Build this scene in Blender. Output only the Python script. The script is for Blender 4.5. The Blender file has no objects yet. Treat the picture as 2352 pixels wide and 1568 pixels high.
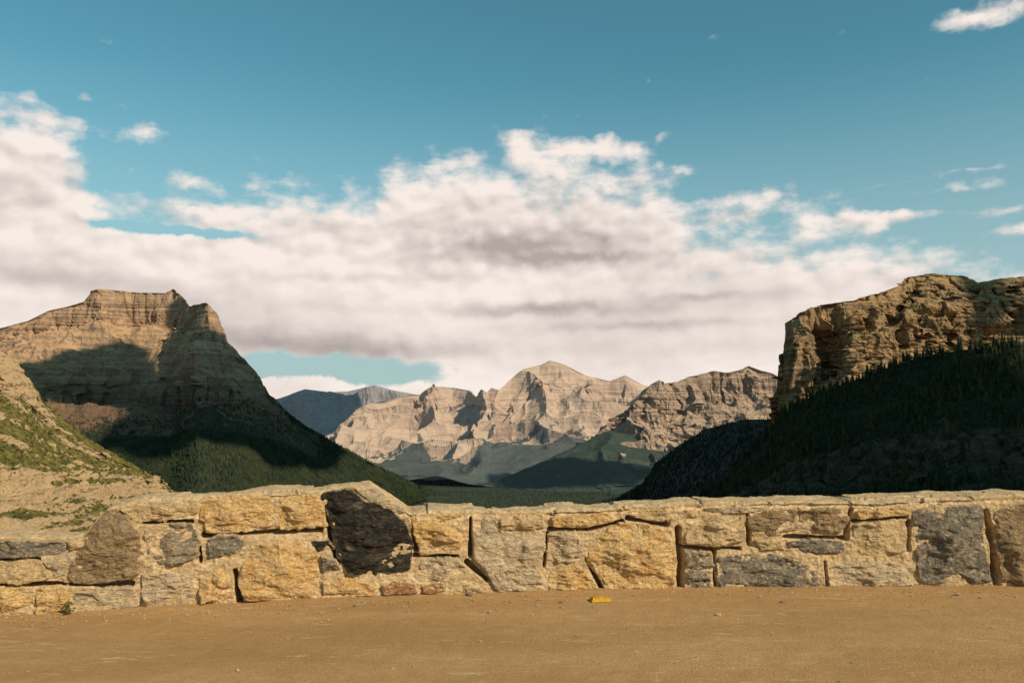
import bpy, math, random
import numpy as np
random.seed(7); rng=np.random.default_rng(7)
C=bpy.context.scene.collection
W0,F,HOR=2352.0,1829.0,930.0
tp=(HOR-784)/F; pit=math.atan(tp); cp,sp=math.cos(pit),math.sin(pit)
CAMZ=1.5
def px(u,v,Y):
    u=np.asarray(u,float);v=np.asarray(v,float);Y=np.asarray(Y,float)
    a=(u-1176)/F;b=(784-v)/F
    ry=cp-b*sp;rz=sp+b*cp;k=Y/ry
    return np.stack([a*k,Y+0*a,CAMZ+rz*k],-1)
SUN=np.array([.64,-.56,.55]);SUN/=np.linalg.norm(SUN)

# ---------- numpy noise
def _h(i,j,k,s):
    n=(i.astype(np.int64)*374761393+j.astype(np.int64)*668265263+k.astype(np.int64)*1274126177+s*97531)&0xffffffff
    n=((n^(n>>13))*1274126177)&0xffffffff
    n=((n^(n>>16))*2246822519)&0xffffffff
    return ((n^(n>>15))&0xffffff)/float(0xffffff)
def vn(x,y,z,s=0):
    x,y,z=np.broadcast_arrays(np.asarray(x,float),np.asarray(y,float),np.asarray(z,float))
    i=np.floor(x);j=np.floor(y);k=np.floor(z);a=x-i;b=y-j;c=z-k
    a=a*a*a*(a*(a*6-15)+10);b=b*b*b*(b*(b*6-15)+10);c=c*c*c*(c*(c*6-15)+10)
    r=0
    for di in(0,1):
        for dj in(0,1):
            for dk in(0,1):
                r=r+_h(i+di,j+dj,k+dk,s)*(a if di else 1-a)*(b if dj else 1-b)*(c if dk else 1-c)
    return r
def fbm(x,y,z,o=5,s=0,g=.5):
    r=0;a=1;t=0
    x=np.asarray(x,float);y=np.asarray(y,float);z=np.asarray(z,float)
    for q in range(o):
        r=r+a*(vn(x,y,z,s+q)*2-1);t+=a;a*=g;x=x*2.03+11.3;y=y*2.03+5.7;z=z*2.03+3.1
    return r/t
def ridged(x,y,z,o=5,s=0,g=.5):
    r=0;a=1;t=0
    x=np.asarray(x,float);y=np.asarray(y,float);z=np.asarray(z,float)
    for q in range(o):
        n=1-np.abs(vn(x,y,z,s+q)*2-1);r=r+a*n*n;t+=a;a*=g;x=x*2.03+11.3;y=y*2.03+5.7;z=z*2.03+3.1
    return r/t
def sst(x): x=np.clip(x,0,1);return x*x*(3-2*x)

# ---------- mesh helpers
def mk(name,V,Fc,mat=None,parent=None,smooth=False,attrs=None):
    V=np.asarray(V,np.float32).reshape(-1,3);Fc=np.asarray(Fc,np.int32)
    me=bpy.data.meshes.new(name);n,k=Fc.shape
    me.vertices.add(len(V));me.vertices.foreach_set('co',V.ravel())
    me.loops.add(n*k);me.loops.foreach_set('vertex_index',Fc.ravel())
    me.polygons.add(n);me.polygons.foreach_set('loop_start',np.arange(0,n*k,k,dtype=np.int32))
    me.polygons.foreach_set('loop_total',np.full(n,k,np.int32))
    me.polygons.foreach_set('use_smooth',np.full(n,smooth,bool))
    if attrs:
        for an,av in attrs.items():
            at=me.attributes.new(an,'FLOAT','POINT');at.data.foreach_set('value',np.asarray(av,np.float32).ravel())
    me.update();me.validate()
    o=bpy.data.objects.new(name,me);C.objects.link(o)
    if mat:me.materials.append(mat)
    if parent:o.parent=parent
    return o
def gridf(a,b,wrap=False):
    i=np.arange(a-1)[:,None];j=np.arange(b if wrap else b-1)[None,:];jn=(j+1)%b
    return np.stack([i*b+j,(i+1)*b+j,(i+1)*b+jn,i*b+jn],-1).reshape(-1,4)
def tag(o,label=None,cat=None,group=None,kind=None):
    if label:o['label']=label
    if cat:o['category']=cat
    if group:o['group']=group
    if kind:o['kind']=kind
    return o

# ---------- node helper
class N:
    def __init__(s,t):s.t=t;s.l=t.links
    def new(s,ty,**k):
        n=s.t.nodes.new(ty)
        for a,b in k.items():setattr(n,a,b)
        return n
    def put(s,i,v):
        if isinstance(v,bpy.types.NodeSocket):s.l.new(v,i)
        elif v is not None:
            i.default_value=v
    def m(s,op,a,b=None,c=None,clamp=False):
        n=s.new('ShaderNodeMath',operation=op,use_clamp=clamp)
        s.put(n.inputs[0],a);s.put(n.inputs[1],b)
        if c is not None:s.put(n.inputs[2],c)
        return n.outputs[0]
    def v(s,op,a,b=None,c=None,out=0):
        n=s.new('ShaderNodeVectorMath',operation=op);s.put(n.inputs[0],a);s.put(n.inputs[1],b)
        if c is not None:s.put(n.inputs[2],c)
        return n.outputs[out]
    def mr(s,x,a,b,c=0.,d=1.,sm=True):
        n=s.new('ShaderNodeMapRange',interpolation_type='SMOOTHSTEP' if sm else 'LINEAR')
        s.put(n.inputs[0],x)
        for i,q in enumerate((a,b,c,d)):s.put(n.inputs[i+1],q)
        return n.outputs[0]
    def mix(s,f,a,b,bt='MIX'):
        n=s.new('ShaderNodeMix',data_type='RGBA',blend_type=bt)
        s.put(n.inputs[0],f)
        s.put(n.inputs[6],a if isinstance(a,bpy.types.NodeSocket) else (*a,1))
        s.put(n.inputs[7],b if isinstance(b,bpy.types.NodeSocket) else (*b,1))
        return n.outputs[2]
    def noise(s,vec,sc=1.,det=6.,ro=.55,dist=0.,col=False,dim='3D'):
        n=s.new('ShaderNodeTexNoise',noise_dimensions=dim);s.put(n.inputs['Vector'],vec)
        n.inputs['Scale'].default_value=sc;n.inputs['Detail'].default_value=det
        n.inputs['Roughness'].default_value=ro;n.inputs['Distortion'].default_value=dist
        return n.outputs[1 if col else 0]
    def vor(s,vec,sc=1.,feat='F1',det=0.,out=0,dim='3D'):
        n=s.new('ShaderNodeTexVoronoi',feature=feat,voronoi_dimensions=dim);s.put(n.inputs['Vector'],vec)
        n.inputs['Scale'].default_value=sc
        if 'Detail' in n.inputs: n.inputs['Detail'].default_value=det
        return n.outputs[out]
    def pos(s,scale=(1,1,1)):
        g=s.new('ShaderNodeNewGeometry');return s.v('MULTIPLY',g.outputs['Position'],scale)
    def xyz(s,x):
        n=s.new('ShaderNodeSeparateXYZ');s.put(n.inputs[0],x);return n.outputs
    def attr(s,a):
        n=s.new('ShaderNodeAttribute',attribute_name=a);return n.outputs['Fac']
def newmat(name):
    m=bpy.data.materials.new(name);m.use_nodes=True;t=m.node_tree
    b=t.nodes['Principled BSDF'];b.inputs['Roughness'].default_value=.95
    b.inputs['Specular IOR Level'].default_value=.1
    return m,N(t),b
def bump(n,b,h,dist,st=1.):
    k=n.new('ShaderNodeBump');k.inputs['Strength'].default_value=st;k.inputs['Distance'].default_value=dist
    n.put(k.inputs['Height'],h);n.l.new(k.outputs[0],b.inputs['Normal'])

def rockmat(name,ca,cb,scree,green,green2,per=30.,xs=900.,gs=40.,painted_haze=None,hk=0.,sl=(.5,.78),bd=12.,zshade=None,em=None,dk=.55):
    m,n,b=newmat(name)
    p=n.pos((1/xs,1/xs,1/per));s1=n.noise(p,1.,5,.65)
    p2=n.pos((1/(gs*4),)*3);s2=n.noise(p2,1.,4,.6)
    pg=n.pos((1/(gs*.5),1/(gs*.5),1/(gs*3)));s4=n.noise(pg,1.,4,.65)
    c=n.mix(n.mr(s1,.38,.62),ca,cb)
    c=n.mix(n.mr(s4,.35,.7,0,dk),c,tuple(x*.45 for x in ca))
    nz=n.xyz(n.new('ShaderNodeNewGeometry').outputs['Normal'])[2]
    c=n.mix(n.mr(n.m('ADD',nz,n.m('MULTIPLY',n.m('SUBTRACT',s2,.5),.4)),sl[0],sl[1]),c,scree)
    c=n.mix(n.m('MULTIPLY',n.attr('bare'),.8),c,tuple(min(1,x*1.15) for x in scree))
    pv=n.pos((1/gs,)*3);s3=n.noise(pv,1.,6,.65)
    g=n.mix(n.mr(s3,.4,.62),green,green2)
    if zshade:
        k=n.mr(n.m('ADD',n.xyz(n.pos())[2],n.m('MULTIPLY',s2,200.)),zshade[0]+100,zshade[1]+100,1.,0.);c=n.mix(k,c,n.mix(1.,c,zshade[2],'MULTIPLY'))  # shade painted into the colour: rock darkened towards low elevation
    ve=n.m('ADD',n.attr('veg'),n.m('MULTIPLY',n.m('SUBTRACT',n.m('ADD',n.m('MULTIPLY',s3,.6),n.m('MULTIPLY',s2,.4)),.5),1.6))
    c=n.mix(n.mr(ve,.46,.56),c,g)
    if painted_haze:c=n.mix(hk,c,painted_haze)  # airlight of distance painted into the base colour
    n.l.new(c,b.inputs['Base Color'])
    if bd:bump(n,b,n.m('ADD',s4,s3),bd,.8)
    if painted_haze:
        b.inputs['Emission Color'].default_value=(.42,.52,.60,1);b.inputs['Emission Strength'].default_value=em if em is not None else hk*.2  # faint bluish glow on the rock stands in for airlight
    return m

# ---------- loft
def loft(name,rows,nu,nv,mat,gul=(0,1,1),strat=(0,1),fine=(0,1),seed=0,back=(600,500),crest=.25,lump=(0,1),flute=(0,1,1),band=None,vg=.2,gg_=.5):
    P=[];G=[];B=[];K=[]
    U0=rows[0]['u'];n=len(U0)
    for r in rows:
        u=r.get('u',U0);v=r['v'];Y=r['Y'];Y=[Y]*n if np.isscalar(Y) else Y
        P.append(px(u,v,Y))
        for L,k in((G,'g'),(B,'b'),(K,'c')):L.append(np.broadcast_to(np.asarray(r.get(k,0),float),(n,)))
    bk=P[0].copy();bk[:,0]*=(bk[:,1]+back[0]*1.05)/bk[:,1];bk[:,1]+=back[0];bk[:,2]-=back[1]
    P=np.array([bk]+P);G=np.array([G[0]]+G);B=np.array([B[0]]+B);K=np.array([K[0]]+K)
    d=np.linalg.norm(np.diff(P,axis=1)/P[:,1:,1:2],axis=2).mean(0);cs=np.concatenate([[0],np.cumsum(d)]);cs/=cs[-1]
    tt=np.linspace(0,1,nu)
    def ic(A):return np.array([[np.interp(tt,cs,A[r,:,k]) for k in range(A.shape[2])] for r in range(A.shape[0])]).transpose(0,2,1)
    P=ic(P);G,B,K=[ic(q[:,:,None])[:,:,0] for q in(G,B,K)]
    R=P.shape[0]
    e=np.diff(P[1:],axis=0);w=np.linalg.norm(e*np.array([1,.35,1]),axis=2).mean(1)+1e-6
    rs=np.concatenate([[-.06,0],np.cumsum(w)/w.sum()])
    vv=np.concatenate([np.linspace(-.06,0,6)[:-1],np.linspace(0,1,nv)])
    idx=np.clip(np.searchsorted(rs,vv,side='right')-1,0,R-2);f=((vv-rs[idx])/(rs[idx+1]-rs[idx]))
    Q=P[idx]*(1-f)[:,None,None]+P[idx+1]*f[:,None,None]
    g,b,kk=[q[idx]*(1-f)[:,None]+q[idx+1]*f[:,None] for q in(G,B,K)]
    if band:
        bn=fbm(np.broadcast_to(tt[None]*band[1],g.shape),np.broadcast_to(vv[:,None]*band[2],g.shape),0*g,5,seed+40,.6);g=g+band[0]*bn
    def nor(Q):
        a=np.gradient(Q,axis=0);c=np.gradient(Q,axis=1);nn=np.cross(a,c);nn/=np.linalg.norm(nn,axis=2,keepdims=True)+1e-9
        s=np.sign((nn*(np.array([0,0,CAMZ])-Q)).sum(2));s[s==0]=1
        s=np.sign(np.median(s[8:]))
        return nn*s
    fade=(crest+(1-crest)*sst(np.abs(vv)/.12))[:,None]
    x,y,z=Q[...,0],Q[...,1],Q[...,2]
    nn=nor(Q);d=0*x
    hard=1-.9*np.clip(g,0,1)
    if lump[0]:d=d+lump[0]*fbm(x/lump[1],y/lump[1],z/lump[1],4,seed+3)*fade
    if gul[0]:
        wx=fbm(x/gul[1]*.7,y/gul[1]*.7,z/gul[2],3,seed+9)*.5
        d=d+gul[0]*(ridged(x/gul[1]+wx,y/gul[1],z/gul[2]+wx,5,seed,gg_)-.5)*fade*(vg+(1-vg)*hard)
    Q=Q+nn*d[...,None]
    nn=nor(Q);x,y,z=Q[...,0],Q[...,1],Q[...,2];d=0*x
    nh=nn.copy();nh[...,2]*=.2
    if flute[0]:
        wx=fbm(x/flute[1]*.5,y/flute[1]*.5,z/flute[2],3,seed+19)*.6
        r1=vn(x/flute[1]+wx,y/flute[1],z/flute[2],seed+23);r1=1-np.abs(r1*2-1)
        d=d-flute[0]*(sst((r1-.55)/.45)*1.0+.5*(ridged(x/flute[1]*2.3+wx,y/flute[1]*2.3,z/flute[2]*1.6,3,seed+27)-.45))*kk*np.maximum(fade,.35)
    if strat[0]:
        zz=z+fbm(x/900,y/900,0*x,2,seed+5)*strat[1]*1.0
        st=fbm(x/(strat[1]*60),y/(strat[1]*60),zz/strat[1],4,seed+7,.6)
        st=np.tanh(st*3.5)
        d=d+strat[0]*st*hard*np.maximum(fade,.5)*(.25+.9*kk)
    if fine[0]:d=d+fine[0]*fbm(x/fine[1],y/fine[1],z/fine[1],5,seed+11,.6)
    Q=Q+nh*d[...,None]
    o=mk(name,Q,gridf(Q.shape[0],Q.shape[1]),mat,attrs={'veg':g,'bare':b});o['kind']='structure'
    return o,Q,g

# ================= mountains
mL1=rockmat('banded_rock_left',(.25,.16,.095),(.42,.28,.17),(.46,.28,.145),(.016,.024,.013),(.032,.035,.016),per=24,gs=55,painted_haze=(.4,.38,.38),hk=.03,bd=14,zshade=(-120,380,(.30,.29,.29)),em=.004)  # lower part tinted darker to deepen the shadowed face
uL=[-420,-150,0,60,110,160,190,205,225,300,380,400,418,438,452,478,500,525,560,600,625,660,700,760,850,960,1020]
crest=[860,800,753,738,714,702,692,668,663,670,673,663,680,706,700,695,722,788,820,868,908,943,975,1010,1060,1113,1135]
YC=[5600,5600,5600,5600,5600,5600,5600,5600,5600,5700,5700,5700,5600,5400,4950,4800,4850,5000,5050,5150,5200,5300,5400,5550,5800,6100,6300]
def lerp(a,b,t):return [x+(y-x)*t for x,y in zip(a,b)]
foot=[1215]*23+[1200,1180,1155,1145]
rA=[880,830,790,768,755,742,738,738,742,746,752,756,762,772,786,790,792,802,835,882,920,955,985,1020,1068,1117,1137]
rB=[930,880,845,835,830,825,825,825,828,830,832,830,822,806,800,812,825,845,862,900,932,965,995,1030,1074,1121,1139]
rC=[1000,940,900,885,878,872,872,873,876,878,878,868,860,850,850,862,875,885,893,915,942,972,1002,1038,1080,1125,1140]
rD=[1040,990,950,925,915,912,912,914,918,925,935,940,935,925,915,912,920,925,925,938,955,982,1012,1046,1086,1128,1141]
rE=[1080,1040,1010,990,985,985,985,985,987,990,990,988,984,980,978,980,985,990,995,1000,1005,1025,1045,1070,1098,1134,1142]
def off(Y,d):return [a-d for a in Y]
YA=[5500]*9+[5620,5600,5500,5300,4950,4640,4600,4700,4900,5000,5120,5180,5280,5390,5530,5780,6080,6290]
YB=[5000,5000,5000,5050,5100,5150,5200,5250,5280,5320,5260,5060,4860,4560,4420,4430,4600,4750,4850,5000,5100,5200,5300,5450,5700,6030,6270]
Yc=[4800,4800,4850,4900,4950,5000,5040,5080,5080,5080,4980,4760,4560,4340,4270,4320,4470,4600,4700,4880,5000,5120,5250,5400,5650,6000,6250]
YD=off(Yc,60)
YE=[4400]*9+[4350,4300,4200,4120,4060,4030,4080,4150,4200,4300,4500,4650,4800,5000,5200,5500,5900,6200]
YF=[3600]*9+[3550]*10+[3700,3900,4100,4300,4500,4900,5400,5900]
gR=[0]*17+[.0,.08,.2,.32,.48,.65,.85,.95,1,1]
def mx2(k,q):return [max(a,k if i<11 else q) for i,a in enumerate(gR)]
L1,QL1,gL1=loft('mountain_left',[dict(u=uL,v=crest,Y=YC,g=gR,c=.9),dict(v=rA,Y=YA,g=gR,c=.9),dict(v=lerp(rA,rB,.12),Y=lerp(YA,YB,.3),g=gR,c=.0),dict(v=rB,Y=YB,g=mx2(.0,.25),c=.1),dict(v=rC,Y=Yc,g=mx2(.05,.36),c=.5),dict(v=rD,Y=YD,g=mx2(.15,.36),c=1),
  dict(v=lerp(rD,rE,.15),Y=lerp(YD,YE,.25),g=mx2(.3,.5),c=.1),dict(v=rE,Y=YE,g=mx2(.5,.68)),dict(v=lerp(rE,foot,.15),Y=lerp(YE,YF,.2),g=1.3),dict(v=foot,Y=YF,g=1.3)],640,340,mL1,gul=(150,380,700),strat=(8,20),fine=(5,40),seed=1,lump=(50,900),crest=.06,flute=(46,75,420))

mM1=rockmat('far_ridge_rock',(.17,.13,.11),(.25,.19,.155),(.25,.19,.15),(.05,.065,.05),(.07,.08,.055),per=50,xs=1500,gs=150,painted_haze=(.26,.29,.33),hk=.35,bd=0,em=.05)
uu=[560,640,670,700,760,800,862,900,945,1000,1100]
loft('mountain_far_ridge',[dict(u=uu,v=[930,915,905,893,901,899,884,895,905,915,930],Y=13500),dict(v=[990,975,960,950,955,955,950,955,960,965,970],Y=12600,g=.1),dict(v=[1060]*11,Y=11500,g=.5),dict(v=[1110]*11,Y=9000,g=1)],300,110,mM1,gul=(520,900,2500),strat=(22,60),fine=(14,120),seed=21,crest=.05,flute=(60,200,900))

mM2=rockmat('central_peak_rock',(.31,.205,.14),(.44,.31,.21),(.46,.32,.21),(.018,.028,.018),(.03,.042,.022),per=44,xs=1800,gs=120,painted_haze=(.42,.42,.45),hk=.12,bd=12,em=.04,dk=.4)
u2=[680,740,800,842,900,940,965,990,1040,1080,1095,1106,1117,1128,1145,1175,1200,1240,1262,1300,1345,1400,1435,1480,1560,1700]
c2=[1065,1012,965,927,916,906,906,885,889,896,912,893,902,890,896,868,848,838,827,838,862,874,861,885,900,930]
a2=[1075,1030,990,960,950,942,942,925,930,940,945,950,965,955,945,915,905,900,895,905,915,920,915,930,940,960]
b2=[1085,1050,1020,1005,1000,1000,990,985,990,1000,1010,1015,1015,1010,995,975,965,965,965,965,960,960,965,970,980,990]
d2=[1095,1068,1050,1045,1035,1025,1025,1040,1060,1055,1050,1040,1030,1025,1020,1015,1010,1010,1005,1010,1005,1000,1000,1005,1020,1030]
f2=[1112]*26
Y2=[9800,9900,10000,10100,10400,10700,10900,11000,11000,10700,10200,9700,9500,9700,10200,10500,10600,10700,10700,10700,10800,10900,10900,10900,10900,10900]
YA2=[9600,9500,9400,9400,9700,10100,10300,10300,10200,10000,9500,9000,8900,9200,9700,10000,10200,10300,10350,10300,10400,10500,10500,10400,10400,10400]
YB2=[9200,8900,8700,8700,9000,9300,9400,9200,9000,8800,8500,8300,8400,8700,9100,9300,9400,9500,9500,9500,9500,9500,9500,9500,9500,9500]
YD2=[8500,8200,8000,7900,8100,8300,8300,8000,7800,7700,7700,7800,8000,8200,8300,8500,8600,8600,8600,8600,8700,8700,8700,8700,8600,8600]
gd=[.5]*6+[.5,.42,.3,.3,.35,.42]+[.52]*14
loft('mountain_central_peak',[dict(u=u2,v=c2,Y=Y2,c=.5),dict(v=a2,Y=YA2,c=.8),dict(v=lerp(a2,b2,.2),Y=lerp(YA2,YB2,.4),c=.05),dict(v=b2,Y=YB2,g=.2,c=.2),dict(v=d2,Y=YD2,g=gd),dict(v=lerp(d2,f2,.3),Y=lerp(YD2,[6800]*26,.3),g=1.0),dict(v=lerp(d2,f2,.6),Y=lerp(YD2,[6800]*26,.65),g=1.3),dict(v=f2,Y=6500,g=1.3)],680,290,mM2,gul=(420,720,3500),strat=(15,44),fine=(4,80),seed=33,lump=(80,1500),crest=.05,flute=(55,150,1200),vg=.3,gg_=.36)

mM3=rockmat('right_peak_rock',(.19,.125,.08),(.36,.25,.16),(.40,.28,.17),(.018,.028,.016),(.033,.043,.021),per=34,xs=1500,gs=90,painted_haze=(.42,.4,.42),hk=.08,bd=12,em=.022,dk=.45)
u3=[1370,1400,1440,1470,1492,1515,1525,1560,1578,1600,1640,1670,1700,1718,1775,1800,1900]
c3=[1015,982,942,903,884,872,880,876,866,861,850,855,848,840,856,870,900]
a3=[1028,995,966,955,952,948,948,950,945,940,935,930,925,922,925,925,940]
b3=[1038,1015,998,992,990,988,986,984,980,976,972,968,964,960,958,960,970]
d3=[1060,1045,1045,1045,1050,1050,1050,1045,1040,1030,1015,1005,1000,1000,1000,1000,1010]
f3=[1118]*17
Y3=[7900,7900,7850,7800,7750,7700,7800,7950,8000,8000,8100,8200,8300,8400,8400,8400,8400]
loft('mountain_right_peak',[dict(u=u3,v=c3,Y=Y3,c=1),dict(v=a3,Y=[y-180 for y in Y3],c=1),dict(v=lerp(a3,b3,.3),Y=[y-420 for y in Y3],c=.2),
 dict(v=b3,Y=7250,g=.05,c=.8),dict(v=d3,Y=6900,g=.42),dict(v=lerp(d3,f3,.35),Y=6600,g=.9),dict(v=f3,Y=6200,g=1)],440,260,mM3,gul=(250,340,2200),strat=(9,30),fine=(3,60),seed=45,crest=.1,flute=(80,110,900),vg=.3,gg_=.4)

mSp=rockmat('forest_spur_ground',(.2,.15,.1),(.28,.22,.15),(.2,.16,.1),(.018,.029,.018),(.03,.042,.022),per=30,gs=60,bd=0,painted_haze=(.3,.4,.42),hk=.05,em=.022)
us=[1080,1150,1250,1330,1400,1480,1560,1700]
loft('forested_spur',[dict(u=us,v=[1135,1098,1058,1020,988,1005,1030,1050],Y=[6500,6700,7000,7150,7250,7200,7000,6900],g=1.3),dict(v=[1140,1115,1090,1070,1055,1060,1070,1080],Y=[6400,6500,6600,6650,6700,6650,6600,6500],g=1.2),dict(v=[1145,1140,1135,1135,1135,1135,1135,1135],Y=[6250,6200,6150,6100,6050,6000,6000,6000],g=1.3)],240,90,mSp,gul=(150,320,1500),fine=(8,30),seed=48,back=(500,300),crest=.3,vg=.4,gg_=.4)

mFo=rockmat('forest_ridge_ground',(.04,.04,.03),(.05,.045,.035),(.04,.04,.03),(.012,.020,.013),(.02,.028,.016),per=20,gs=30,bd=0,painted_haze=(.05,.08,.09),hk=.15,em=.012)
u4=[1330,1400,1440,1480,1510,1560,1620,1660,1700,1760,1800,1900]
c4=[1165,1150,1132,1108,1062,1022,986,975,965,962,960,950]
M4,Q4,g4=loft('forested_ridge',[dict(u=u4,v=c4,Y=[5600,5400,5200,5000,4700,4500,4300,4200,4100,4000,4000,4000],g=1.3),dict(v=lerp(c4,[1175]*12,.5),Y=[5300,5100,4900,4600,4300,4000,3800,3700,3600,3500,3500,3500],g=1.3),
 dict(v=[1195]*12,Y=[4900,4700,4500,4200,3900,3600,3400,3300,3200,3100,3100,3100],g=1.3)],300,160,mFo,gul=(90,260,500),fine=(6,50),seed=51,back=(600,300),vg=.5)

mR1=rockmat('cliff_rock',(.185,.12,.065),(.38,.25,.135),(.34,.22,.10),(.04,.042,.015),(.10,.083,.027),per=10,xs=700,gs=24,bd=6)
u1=[1760,1769,1781,1795,1804,1832,1866,1880,1920,1960,2020,2065,2080,2110,2140,2200,2222,2245,2352,2500,2750]
ux=[u+q for u,q in zip(u1,[22,22,20,16,12,4,0]+[0]*14)]
uy=[u+q for u,q in zip(u1,[34,34,32,28,20,8,0]+[0]*14)]
c1=[1010,955,890,800,745,717,707,702,694,688,672,655,637,632,628,631,634,648,634,600,560]
a1=[1020,985,930,870,835,815,805,800,775,765,750,735,705,680,672,668,668,674,664,640,600]
b1=[1030,1005,960,925,905,880,865,855,820,800,780,765,750,738,730,722,718,714,705,690,650]
d1=[1040,1020,985,950,930,905,895,885,860,838,815,805,790,778,770,765,764,762,760,740,700]
e1=[1050,1035,1010,990,975,955,945,930,905,890,870,860,850,835,825,815,810,805,800,780,740]
f1=[1130,1120,1110,1110,1110,1110,1105,1100,1090,1080,1070,1060,1050,1040,1030,1020,1015,1010,1000,980,950]
YR=[3300,3200,3100,3000,2950,2900,2900,3070,3050,3050,3100,3180,3220,3250,3250,3250,3250,3250,3200,3100,3000]
gg=[.1,.1,.1,.05,0,0,0,.3,.4,.4,.45,.3,0,0,0,.0,0,.5,.35,.3,.3]
def lo(x):return [1]*8+[x]*13
loft('mountain_cliff_right',[dict(u=u1,v=c1,Y=YR,g=gg,c=1),dict(u=ux,v=lerp(c1,a1,.5),Y=[y-30-(60 if i>8 else 0) for i,y in enumerate(YR)],g=.2,c=lo(.9)),dict(u=ux,v=a1,Y=[y-60-(100 if i>8 else 0) for i,y in enumerate(YR)],g=.2,c=lo(.8)),dict(u=ux,v=lerp(a1,b1,.35),Y=[y-70-(230 if i>8 else 0) for i,y in enumerate(YR)],g=[.1]*8+[.46]*13,c=lo(.2)),dict(u=uy,v=b1,Y=[y-100-(230 if i>8 else 0) for i,y in enumerate(YR)],g=.22,c=1),dict(u=uy,v=d1,Y=[y-140-(220 if i>8 else 0) for i,y in enumerate(YR)],g=.15,c=1),dict(u=uy,v=e1,Y=[y-500 for y in YR],g=.45,c=.4),dict(u=uy,v=f1,Y=[y-1200 for y in YR],g=.9)],
 700,460,mR1,gul=(56,150,700),strat=(3.5,9),fine=(2,16),seed=63,lump=(8,420),back=(500,250),crest=.25,flute=(60,44,520))

mR2=rockmat('dark_slope_ground',(.06,.052,.04),(.13,.108,.08),(.06,.052,.03),(.012,.02,.012),(.028,.034,.016),per=7,xs=200,gs=14,bd=4)
u5=[1560,1600,1650,1700,1760,1800,1870,1950,2050,2150,2250,2352,2500,2750]
c5=[1175,1148,1118,1065,1000,950,905,878,840,812,800,790,770,740]
f5=[1200,1205,1215,1225,1235,1240,1245,1250,1255,1260,1265,1270,1280,1300]
Y5=[1650,1620,1600,1570,1540,1510,1480,1450,1420,1390,1350,1300,1250,1200]
Yf5=[1250,1220,1180,1120,1060,1000,950,900,850,800,760,720,680,640]
R2,QR2,gR2=loft('dark_forested_slope',[dict(u=u5,v=c5,Y=Y5,g=1),dict(v=lerp(c5,f5,.3),Y=lerp(Y5,Yf5,.3),g=.85),dict(v=lerp(c5,f5,.42),Y=lerp(Y5,Yf5,.38),g=.45,c=.6),dict(v=lerp(c5,f5,.55),Y=lerp(Y5,Yf5,.44),g=.35,c=1),dict(v=lerp(c5,f5,.66),Y=lerp(Y5,Yf5,.5),g=.5,c=1),dict(v=lerp(c5,f5,.8),Y=lerp(Y5,Yf5,.7),g=.8),dict(v=f5,Y=Yf5,g=.9)],480,280,mR2,gul=(30,90,200),strat=(5,8),fine=(4,14),seed=71,back=(400,120),flute=(14,22,60))

mL2=rockmat('grassy_slope_ground',(.20,.14,.08),(.37,.26,.15),(.39,.27,.145),(.17,.14,.036),(.06,.058,.02),per=12,xs=300,gs=13,sl=(.1,.45),bd=5)
u6=[-500,-250,0,40,70,100,150,200,260,310,345,372,400]
c6=[640,720,806,832,870,918,962,1002,1040,1068,1088,1104,1140]
rd=[1135,1130,1121,1121,1120,1119,1117,1114,1110,1106,1104,1107,1142]
f6=[1300,1290,1268,1264,1260,1256,1250,1244,1232,1222,1212,1200,1190]
Y6=[1900,2100,2300,2320,2340,2360,2400,2450,2500,2560,2600,2620,2640]
Yr=[1300,1450,1600,1640,1670,1700,1780,1900,2050,2200,2350,2480,2560]
Yf=[800,950,1100,1120,1150,1180,1230,1300,1400,1500,1600,1700,1900]
L2,QL2,gL2=loft('grassy_hillside_left',[dict(u=u6,v=c6,Y=Y6,g=[.0,.0,.0,.1,.2,.45,.75,.85,.85,.85,.85,.85,.8],c=1),dict(v=lerp(c6,rd,.3),Y=lerp(Y6,Yr,.2),g=[.2,.2,.35,.4,.5,.65,.8,.85,.85,.85,.85,.85,.8],c=1),dict(v=lerp(c6,rd,.45),Y=lerp(Y6,Yr,.45),g=.75,c=.1),dict(v=lerp(c6,rd,.7),Y=lerp(Y6,Yr,.8),g=.66,c=[.9,.9,.9,.7,.4,.1,0,0,0,0,0,0,0]),dict(v=[a-9 for a in rd],Y=lerp(Y6,Yr,.96),g=.5,c=.6),
  dict(v=[a-4 for a in rd],Y=Yr,b=1),dict(v=[a+5 for a in rd],Y=[y-6 for y in Yr],b=.0,c=.3),dict(v=lerp(rd,f6,.5),Y=lerp(Yr,Yf,.5),g=.52),dict(v=f6,Y=Yf,g=.58)],500,380,mL2,gul=(30,55,1500),strat=(6.,12),fine=(3,12),seed=81,back=(300,200),lump=(6,220),flute=(16,26,200),band=(1.1,3.2,34),vg=.5)

# ---- valley ground sheet to the horizon
gm=rockmat('valley_ground',(.2,.15,.1),(.3,.22,.14),(.26,.21,.13),(.018,.03,.016),(.036,.045,.021),gs=60,bd=0,painted_haze=(.3,.36,.4),hk=.04,em=.012)
yy=np.concatenate([[-3000,-200,-20,7.2],np.geomspace(9,30000,160)]);xx=np.concatenate([-np.geomspace(20,30000,70)[::-1],[0],np.geomspace(20,30000,70)])
X,Y=np.meshgrid(xx,yy)
def vz(x,y):
    s=np.interp(y,[-3000,7.2,9,400,1500,2600,40000],[-.25,-.25,-.6,-190,-600,-655,-660])
    return s+fbm(x/900,y/900,0*x,4,5)*np.interp(y,[10,500,3000,9000],[0,8,14,25])
Z=vz(X,Y)
bb=np.exp(-((X+420)/260)**2-((Y-6350)/120)**2)
g_=mk('ground',np.stack([X,Y,Z],-1),gridf(len(yy),len(xx)),gm,smooth=True,attrs={'veg':np.where(Y>1500,1.3,.6)-bb*1.6,'bare':bb})
g_['kind']='structure'

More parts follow.
